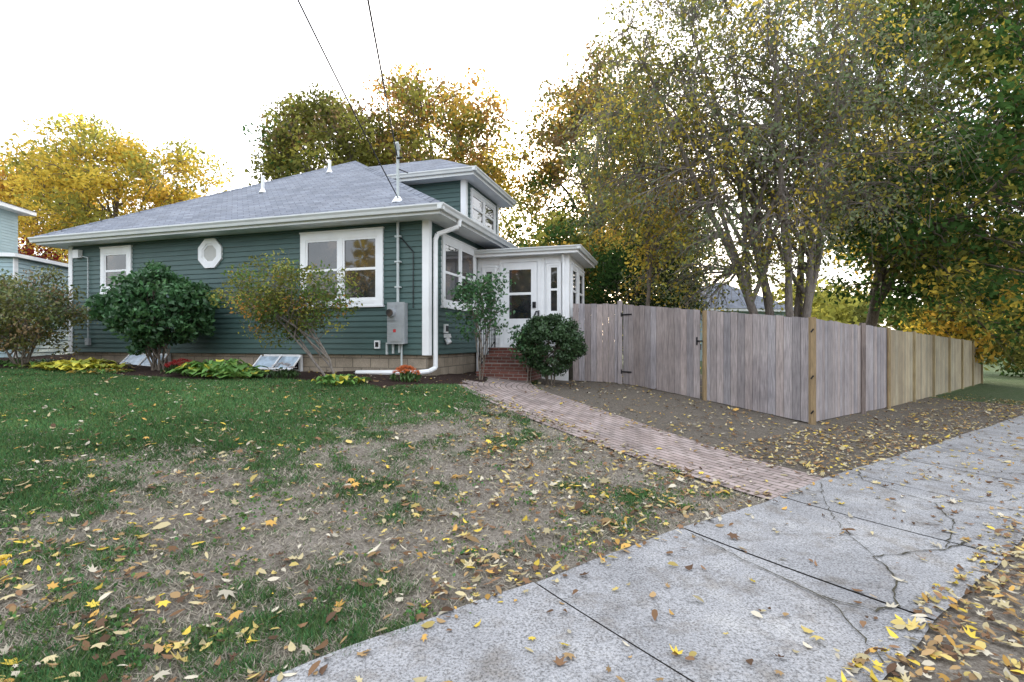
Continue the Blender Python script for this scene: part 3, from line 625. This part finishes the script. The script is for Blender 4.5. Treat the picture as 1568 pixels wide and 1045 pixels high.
def rosette(name,x,y,rad,n,pal,length=.2,wid=.07,flowers=None,seed=0,h=.25):
    rg=np.random.default_rng(seed+100); V=[];F=[];C=[]
    for i in range(n):
        rr=rad*math.sqrt(rg.uniform()); th=rg.uniform(0,6.28); px=x+rr*math.cos(th)*1.4; py=y+rr*math.sin(th); z=g1(px,py)+.03; d_=np.array([math.cos(th+rg.normal(0,.8)),math.sin(th+rg.normal(0,.8))]); s_=np.array([-d_[1],d_[0]])
        l=length*rg.uniform(.6,1.2); w_=wid*rg.uniform(.7,1.2); hh_=h*(1-.6*rr/rad)*rg.uniform(.6,1.1); o_=len(V)
        col=pick(pal,1,rg)[0]*rg.uniform(.7,1.25)
        for (f,ww,zz) in ((0,.08,.0),(.3,.8,.75),(.6,1,.98),(.85,.6,.8),(1,.03,.55)):
            for sg in (-1,0,1):
                V.append((px+d_[0]*l*f+s_[0]*ww*w_*sg,py+d_[1]*l*f+s_[1]*ww*w_*sg,z+hh_*zz+(.02 if sg else 0)*ww)); C.append(col)
        for k in range(4):
            for m_ in range(2):
                a0=o_+k*3+m_; F.append((a0,a0+1,a0+4,a0+3))
    if flowers:
        for i in range(flowers[1]):
            rr=rad*math.sqrt(rg.uniform()); th=rg.uniform(0,6.28); px=x+rr*math.cos(th)*1.2; py=y+rr*math.sin(th); z=g1(px,py)+.05+h*(1-.5*(rr/rad)**2)+rg.uniform(0,.04); r_=.028
            for k in range(6):
                a0=k*1.047;a1=a0+.8; o_=len(V); V+= [(px,py,z),(px+r_*math.cos(a0),py+r_*math.sin(a0),z+.012),(px+r_*1.1*math.cos((a0+a1)/2),py+r_*1.1*math.sin((a0+a1)/2),z-.004),(px+r_*math.cos(a1),py+r_*math.sin(a1),z+.012)]
                C+=[np.array(flowers[0])*rg.uniform(.7,1.2)]*4; F.append((o_,o_+1,o_+2,o_+3))
    npmesh(name,np.array(V),np.array(F),np.array(C),M['shrubleaf'],smooth=True)
LG=(.13,.27,.06);LY=(.60,.55,.07)
x_,y_=rel(-3.75,-1.40); rosette('hosta_plant',x_,y_,.42,140,[(LG,4),((.18,.30,.06),2),(LY,.4)],.28,.085,seed=1,h=.34)
x_,y_=rel(-3.05,-1.60); rosette('hosta_plant',x_,y_,.32,80,[(LG,4),((.18,.30,.06),2),(LY,.4)],.24,.08,seed=2,h=.18)
x_,y_=rel(-7.25,-1.45); rosette('hosta_plant',x_,y_,.5,130,[(LY,4),((.35,.4,.06),2)],.24,.08,seed=3,h=.24)
x_,y_=rel(-8.3,-1.5); rosette('hosta_plant',x_,y_,.4,60,[(LG,3),(OL,2),(LY,1)],.2,.05,seed=4,h=.14)
x_,y_=rel(-6.2,-1.8); rosette('hosta_plant',x_,y_,.35,60,[(OL,3),(LG,2),(GO,1)],.14,.04,seed=14,h=.08)
x_,y_=rel(-2.1,-1.55); rosette('white_chrysanthemum',x_,y_,.2,60,[(DG,1)],.07,.03,flowers=((.7,.62,.6),60),seed=5,h=.22)
x_,y_=rel(-.75,-1.80); rosette('hosta_plant',x_,y_,.25,60,[(LG,4),(LY,.6)],.18,.05,seed=6,h=.16)
x_,y_=rel(.05,-.95); rosette('orange_chrysanthemum',x_,y_,.19,60,[(GR,1)],.07,.03,flowers=((.62,.15,.04),130),seed=7,h=.22)
x_,y_=rel(-4.65,-1.35); rosette('red_chrysanthemum',x_,y_,.26,60,[(DG,1)],.07,.03,flowers=((.30,.02,.02),130),seed=8,h=.24)
x_,y_=rel(-9.3,-1.2); rosette('ground_cover_plant',x_,y_,.6,110,[(GR,3),(LG,2)],.12,.04,seed=9,h=.12)
rosette('dandelion',-2.98,3.05,.04,10,[(LG,1)],.05,.015,flowers=((.75,.5,.02),5),seed=10,h=.04)
def weeds():
    rg=np.random.default_rng(77); yy=1.9+rg.uniform(size=300)**1.2*7; xx=rg.uniform(-1.05,.5,300)*yy
    q,a,b,path,bed,house,dirt=masks(xx,yy); ok=(q<-.08)&~path&~bed&~dirt; xx=xx[ok];yy=yy[ok]
    k=26; R=rg.uniform(.03,.11,len(xx)); px=np.repeat(xx,k)+rg.normal(size=len(xx)*k)*np.repeat(R,k); py=np.repeat(yy,k)+rg.normal(size=len(xx)*k)*np.repeat(R,k)
    pz=gz(px,py)+.018+rg.uniform(0,.02,len(px)); col=np.array([.08,.17,.055])*rg.uniform(.6,1.5,(len(px),1))*np.c_[rg.uniform(.8,1.6,len(px)),np.ones(len(px)),np.ones(len(px))]
    V,F,C=leaves(np.c_[px,py,pz],.014,rg,col,asp=.8); V[:,2]=np.maximum(V[:,2],gz(V[:,0],V[:,1])+.006); npmesh('lawn_weeds',V,F,C,M['grass'])
weeds()

def grassfield():
    n=560000
    yy=1.7+ (rng.uniform(size=n)**1.35)*9.0; xx=rng.uniform(-1.12,.75,n)*yy
    q,a,b,path,bed,house,dirt=masks(xx,yy); g=green(xx,yy)
    ok=(q<.03+.09*vnoise(xx,yy,6,31)+.03*vnoise(xx,yy,20,32))&~path&~bed&~house&~dirt
    pr=np.where(g>.5,1,.15+.6*g); ok&=rng.uniform(size=n)<pr
    xx,yy,g=xx[ok],yy[ok],g[ok]; n=len(xx); dist=np.hypot(xx,yy)
    isg=rng.uniform(size=n)<np.clip((g-.28)*1.9,.06,.90)
    h=np.where(isg,rng.uniform(.018,.05,n)*(.55+.6*g),rng.uniform(.012,.035,n))
    w_=(.0016+.0010*dist)*rng.uniform(.7,1.2,n); th=rng.uniform(0,6.28,n); ln=np.where(isg,rng.uniform(.1,1.0,n),rng.uniform(.9,2.2,n))*h
    lt=rng.uniform(0,6.28,n); z=gz(xx,yy)
    dx=np.cos(th)*w_;dy=np.sin(th)*w_; lx=np.cos(lt)*ln;ly=np.sin(lt)*ln
    V=np.stack([np.c_[xx-dx,yy-dy,z],np.c_[xx+dx,yy+dy,z],np.c_[xx+lx,yy+ly,z+h]],1).reshape(-1,3)
    tone=1+.35*vnoise(xx,yy,1.1,41)+.3*vnoise(xx,yy,4,42)
    cg=np.array([.085,.175,.065])*(rng.uniform(.55,1.5,n)*tone)[:,None]*np.c_[rng.uniform(.7,1.5,n),np.ones(n),np.ones(n)]
    ct=np.array([.40,.36,.29])*rng.uniform(.45,1.25,(n,1)); c=np.where(isg[:,None],cg,ct)
    npmesh('grass',V,np.arange(3*n).reshape(n,3),np.repeat(c,3,axis=0),M['grass'])
grassfield()
def fallen():
    n=52000; xx=rng.uniform(-12,15,n); yy=rng.uniform(1.6,17,n)
    nx_=17000; y2=1.7+rng.uniform(size=nx_)**1.3*7; x2=rng.uniform(-1.05,1.05,nx_)*y2; xx=np.r_[xx,x2]; yy=np.r_[yy,y2]; n=len(xx)
    q,a,b,path,bed,house,dirt=masks(xx,yy)
    pc=np.interp(yy,_PY,_PX)
    cl=np.clip(.6+.8*vnoise(xx,yy,3.5,21)+.5*vnoise(xx,yy,9,22),.12,1.4)
    d=np.full(n,.38)*cl
    d=np.where((q<0)&(xx>-.5)&(xx<pc),.85*np.clip(cl+.15,0,1.2),d)
    d=np.where((xx<-3)&(yy>4.5),.26*cl,d)
    d=np.where((q<0)&(q>-.45)&(xx>.2),np.maximum(d,.9*cl),d)
    d=np.where(dirt,.55*cl,d); d=np.where(dirt&(q>-1.3),.95,d)
    d=np.where(path,.07+.6*(np.abs(xx-pc)>.62),d)
    d=np.where((q>0)&(q<1.64),.035+.25*(q<.1)+.5*(q>1.50)+.14*(xx>3.5),d)
    d=np.where(q>=1.64,.8,d)
    d=np.where(bed,.35,d); d=np.where(house|(q>3.1),0,d)
    d=np.where((a>0)&(a<2.4)&(b>1.5),0,d)
    ok=rng.uniform(size=n)<d; ok&=(np.hypot(xx,yy)>1.7)
    xx,yy=xx[ok],yy[ok];q=q[ok];n=len(xx)
    tov=[(-1,0,.25),(-.55,.42,.0),(.15,.5,-.03),(.75,.2,.1),(1,0,.3),(.75,-.2,.1),(.15,-.5,-.03),(-.55,-.42,0)]
    tlo=[(-1,0,.15),(-.55,.3,.0),(-.35,.85,.25),(.05,.45,.02),(.65,.8,.3),(.5,.25,.05),(1.05,0,.35),(.5,-.25,.02),(.65,-.8,.28),(.05,-.45,0),(-.35,-.85,.2),(-.55,-.3,.0)]
    pal=[((.50,.39,.14),3),((.45,.38,.22),5),((.36,.24,.12),4),((.22,.13,.075),4),((.52,.31,.09),1.5),((.12,.075,.05),3),((.50,.45,.35),3),((.62,.46,.08),1.6)]
    E=empty('fallen_leaves')
    for nm,tp,sel,sc in (('ovate_leaves',tov,rng.uniform(size=n)<.78,.031),('lobed_leaves',tlo,None,.034)):
        if sel is None: sel=~prev
        prev=sel; x=xx[sel];y=yy[sel];m_=len(x); T=np.array(tp); k=len(T)
        s=sc*rng.uniform(.55,1.35,m_)*np.where(rng.uniform(size=m_)<.04,1.6,1); curl=rng.uniform(.1,1.7,m_)*rng.choice([-.6,1],m_); th=rng.uniform(0,6.28,m_)
        lx=T[None,:,0]*s[:,None]*rng.uniform(.8,1.1,m_)[:,None]; ly=T[None,:,1]*s[:,None]*rng.uniform(.55,1.1,m_)[:,None]; lz=T[None,:,2]*s[:,None]*curl[:,None]*1.1
        tx=rng.normal(0,.22,m_)[:,None];ty=rng.normal(0,.22,m_)[:,None]; lz=lz+lx*tx+ly*ty
        wx=lx*np.cos(th)[:,None]-ly*np.sin(th)[:,None]; wy=lx*np.sin(th)[:,None]+ly*np.cos(th)[:,None]
        base=gz(x,y)+np.where((q[sel]>0)&(q[sel]<1.64),.026,.018); zz=base[:,None]+lz-lz.min(1)[:,None]+.003
        V=np.stack([x[:,None]+wx,y[:,None]+wy,zz],-1).reshape(-1,3)
        c=pick(pal,m_,rng)*rng.uniform(.6,1.2,(m_,1)); npmesh(nm,V,np.arange(m_*k).reshape(m_,k),np.repeat(c,k,axis=0),M['fallen'],E)
fallen()

def distant():
    rg=np.random.default_rng(55); V=[];F=[];C=[];o_=0
    spec=[]
    for k in range(34):
        u_=rg.uniform(-1.15,1.25); dd=rg.uniform(48,75); h=rg.uniform(5,8) if u_<.3 else rg.uniform(6,9)
        spec.append((u_*dd,dd,h,rg.uniform(3,6),0))
    for k in range(16):
        an=rg.uniform(math.radians(190),math.radians(350)); dd=rg.uniform(26,34); spec.append((math.cos(an)*dd,math.sin(an)*dd,rg.uniform(7,11),rg.uniform(3.5,5),1))
    for (x,y,h,r_,warm) in spec:
        n=1700; d_=rg.normal(size=(n,3)); d_/=np.linalg.norm(d_,axis=1)[:,None]; lump=1+.2*np.sin(d_[:,0]*5+x)+.2*np.sin(d_[:,2]*6+y)
        P=np.array([x,y,h*.5])+d_*np.array([r_,r_,h*.52])*(rg.uniform(.3,1,n)**.5*lump)[:,None]
        c=pick([(OR,3),(GO,3),(YE,1),(OL,1)] if warm else [(OL,4),(GR,3),(YG,2),(GO,1)],1,rg)*rg.uniform(.6,1.3,(n,1)); v,f,cc=leaves(P,.36,rg,c,asp=.7)
        V.append(v);F.append(f+o_);C.append(cc);o_+=len(v)
    npmesh('distant_trees',np.concatenate(V),np.concatenate(F),np.concatenate(C),M['leaf'])
distant()

# ------------------------------------------------------------------ neighbour buildings
def house2(name,loc,rz,w_,dp,z0,z1,zr_,wallk,wins):
    E=empty(name,loc,rz); mb=MB(); mb.box(0,w_,0,dp,z0,z1,wallk); fr=Wall((0,0),(1,0),(0,-1)); rt=Wall((w_,0),(0,1),(1,0))
    fr.siding(mb,0,w_,z0+.4,z1,wallk); rt.siding(mb,0,dp,z0+.4,z1,wallk)
    fr.box(mb,w_-.12,w_+.03,0,.035,z0,z1,'white'); rt.box(mb,-.03,.1,0,.034,z0,z1-.001,'white')
    for (wl,u0,u1,a_,b_) in wins: (fr if wl=='f' else rt).window(mb,u0,u1,a_,b_,1,.1)
    mb.build('walls',E); rb=MB(); e=.4
    rb.box(-e,w_+e,-e,dp+e,z1,z1+.15,'white')
    rb.add([(-e-.03,-e-.03,z1+.16),(w_+e+.03,-e-.03,z1+.16),(w_+e+.03,dp+e,z1+.16),(-e-.03,dp+e,z1+.16),(w_/2,dp*.35,zr_),(w_/2,dp*.7,zr_)],[(0,1,4),(1,2,5,4),(2,3,5),(3,0,4,5),(0,3,2,1)],'shingle')
    rb.build('roof',E); return E
nb=house2('blue_neighbor_house',(-25.7,13.8,0),math.radians(8),7.0,6,.6,6.6,7.4,'blue',[('f',3.9,5.0,2.6,4.0)])
g_=MB(); fw=Wall((7.0,-2.0),(1,0),(0,-1)); rw=Wall((12.6,-2.0),(0,1),(1,0))
g_.box(7.0,12.6,-2.0,3.4,.5,3.72,'blue'); fw.siding(g_,0,5.6,.9,3.72,'blue'); rw.siding(g_,0,5.4,.9,3.72,'blue'); rw.box(g_,-.03,.1,0,.034,.7,3.72,'white'); rw.box(g_,5.3,5.42,0,.034,.7,3.72,'white')
g_.box(6.9,12.74,-2.15,3.55,3.725,3.82,'white')
g_.build('low_wing',nb)
house2('grey_house',(11.3,32,-.6),math.radians(12),6.5,7,.0,4.0,6.1,'blue',[('f',2,3,2.2,3.5)])
house2('white_house',(47,44,-.5),math.radians(-40),9,9,.0,4.2,6.6,'white',[('f',2,3,1.2,2.6),('f',5,6,1.2,2.6)])
up=MB(); up.cyl((36,36.5,-1),(36,36.5,8.5),.15,'bark',10,.11); up.cyl((35.2,36.9,7.9),(36.8,36.1,7.9),.05,'bark',6); up.build('utility_pole')

def wire(name,p,q_,sag,r=.012):
    cu=bpy.data.curves.new(name,'CURVE'); cu.dimensions='3D'; cu.bevel_depth=r; sp_=cu.splines.new('POLY'); n=24; sp_.points.add(n)
    p=np.array(p);q_=np.array(q_)
    for i in range(n+1):
        t_=i/n; c=p+(q_-p)*t_; c[2]-=sag*4*t_*(1-t_); sp_.points[i].co=(*c,1)
    cu.materials.append(M['black']); ob=bpy.data.objects.new(name,cu); scene.collection.objects.link(ob)
mx,my=rel(-.62,-.1)
wire('service_wire',(mx,my,5.2),(-.2,-4.5,6.6),.10)
wire('service_wire',(mx+.03,my,4.35),(-2.6,2.0,6.6),.12,.010)
wire('service_wire',(12.5,11.5,9.5),(4,-3,7.0),.3)

# ------------------------------------------------------------------ light
az=math.radians(3.0); el=math.radians(20)
S=Vector((math.sin(az)*math.cos(el),math.cos(az)*math.cos(el),math.sin(el)))
wd=bpy.data.worlds.new('World'); scene.world=wd; wd.use_nodes=True; nt=wd.node_tree
bg=nt.nodes['Background']; sk=N(nt,'ShaderNodeTexSky'); sk.sky_type='NISHITA'; sk.sun_disc=False; sk.sun_elevation=el; sk.sun_rotation=az; sk.air_density=1.0; sk.dust_density=2.5
mx_=N(nt,'ShaderNodeMixRGB',blend_type='ADD'); mx_.inputs[0].default_value=1; nt.links.new(sk.outputs[0],mx_.inputs[1]); mx_.inputs[2].default_value=(13.6,14.0,14.7,1)
nt.links.new(mx_.outputs[0],bg.inputs['Color']); bg.inputs['Strength'].default_value=.15
sl_=bpy.data.lights.new('sun','SUN'); sl_.energy=5; sl_.angle=math.radians(.5); sl_.color=(1,.86,.66)
so=bpy.data.objects.new('sun',sl_); so.rotation_euler=(-S).to_track_quat('-Z','Y').to_euler(); so.location=S*50; scene.collection.objects.link(so)
cam=bpy.data.cameras.new('camera'); cam.lens=36*800/1568; cam.sensor_width=36; cam.clip_end=2000; cam.clip_start=.05
co=bpy.data.objects.new('camera',cam); co.location=(0,0,1.55); co.rotation_euler=(math.radians(90),0,0); scene.collection.objects.link(co); scene.camera=co
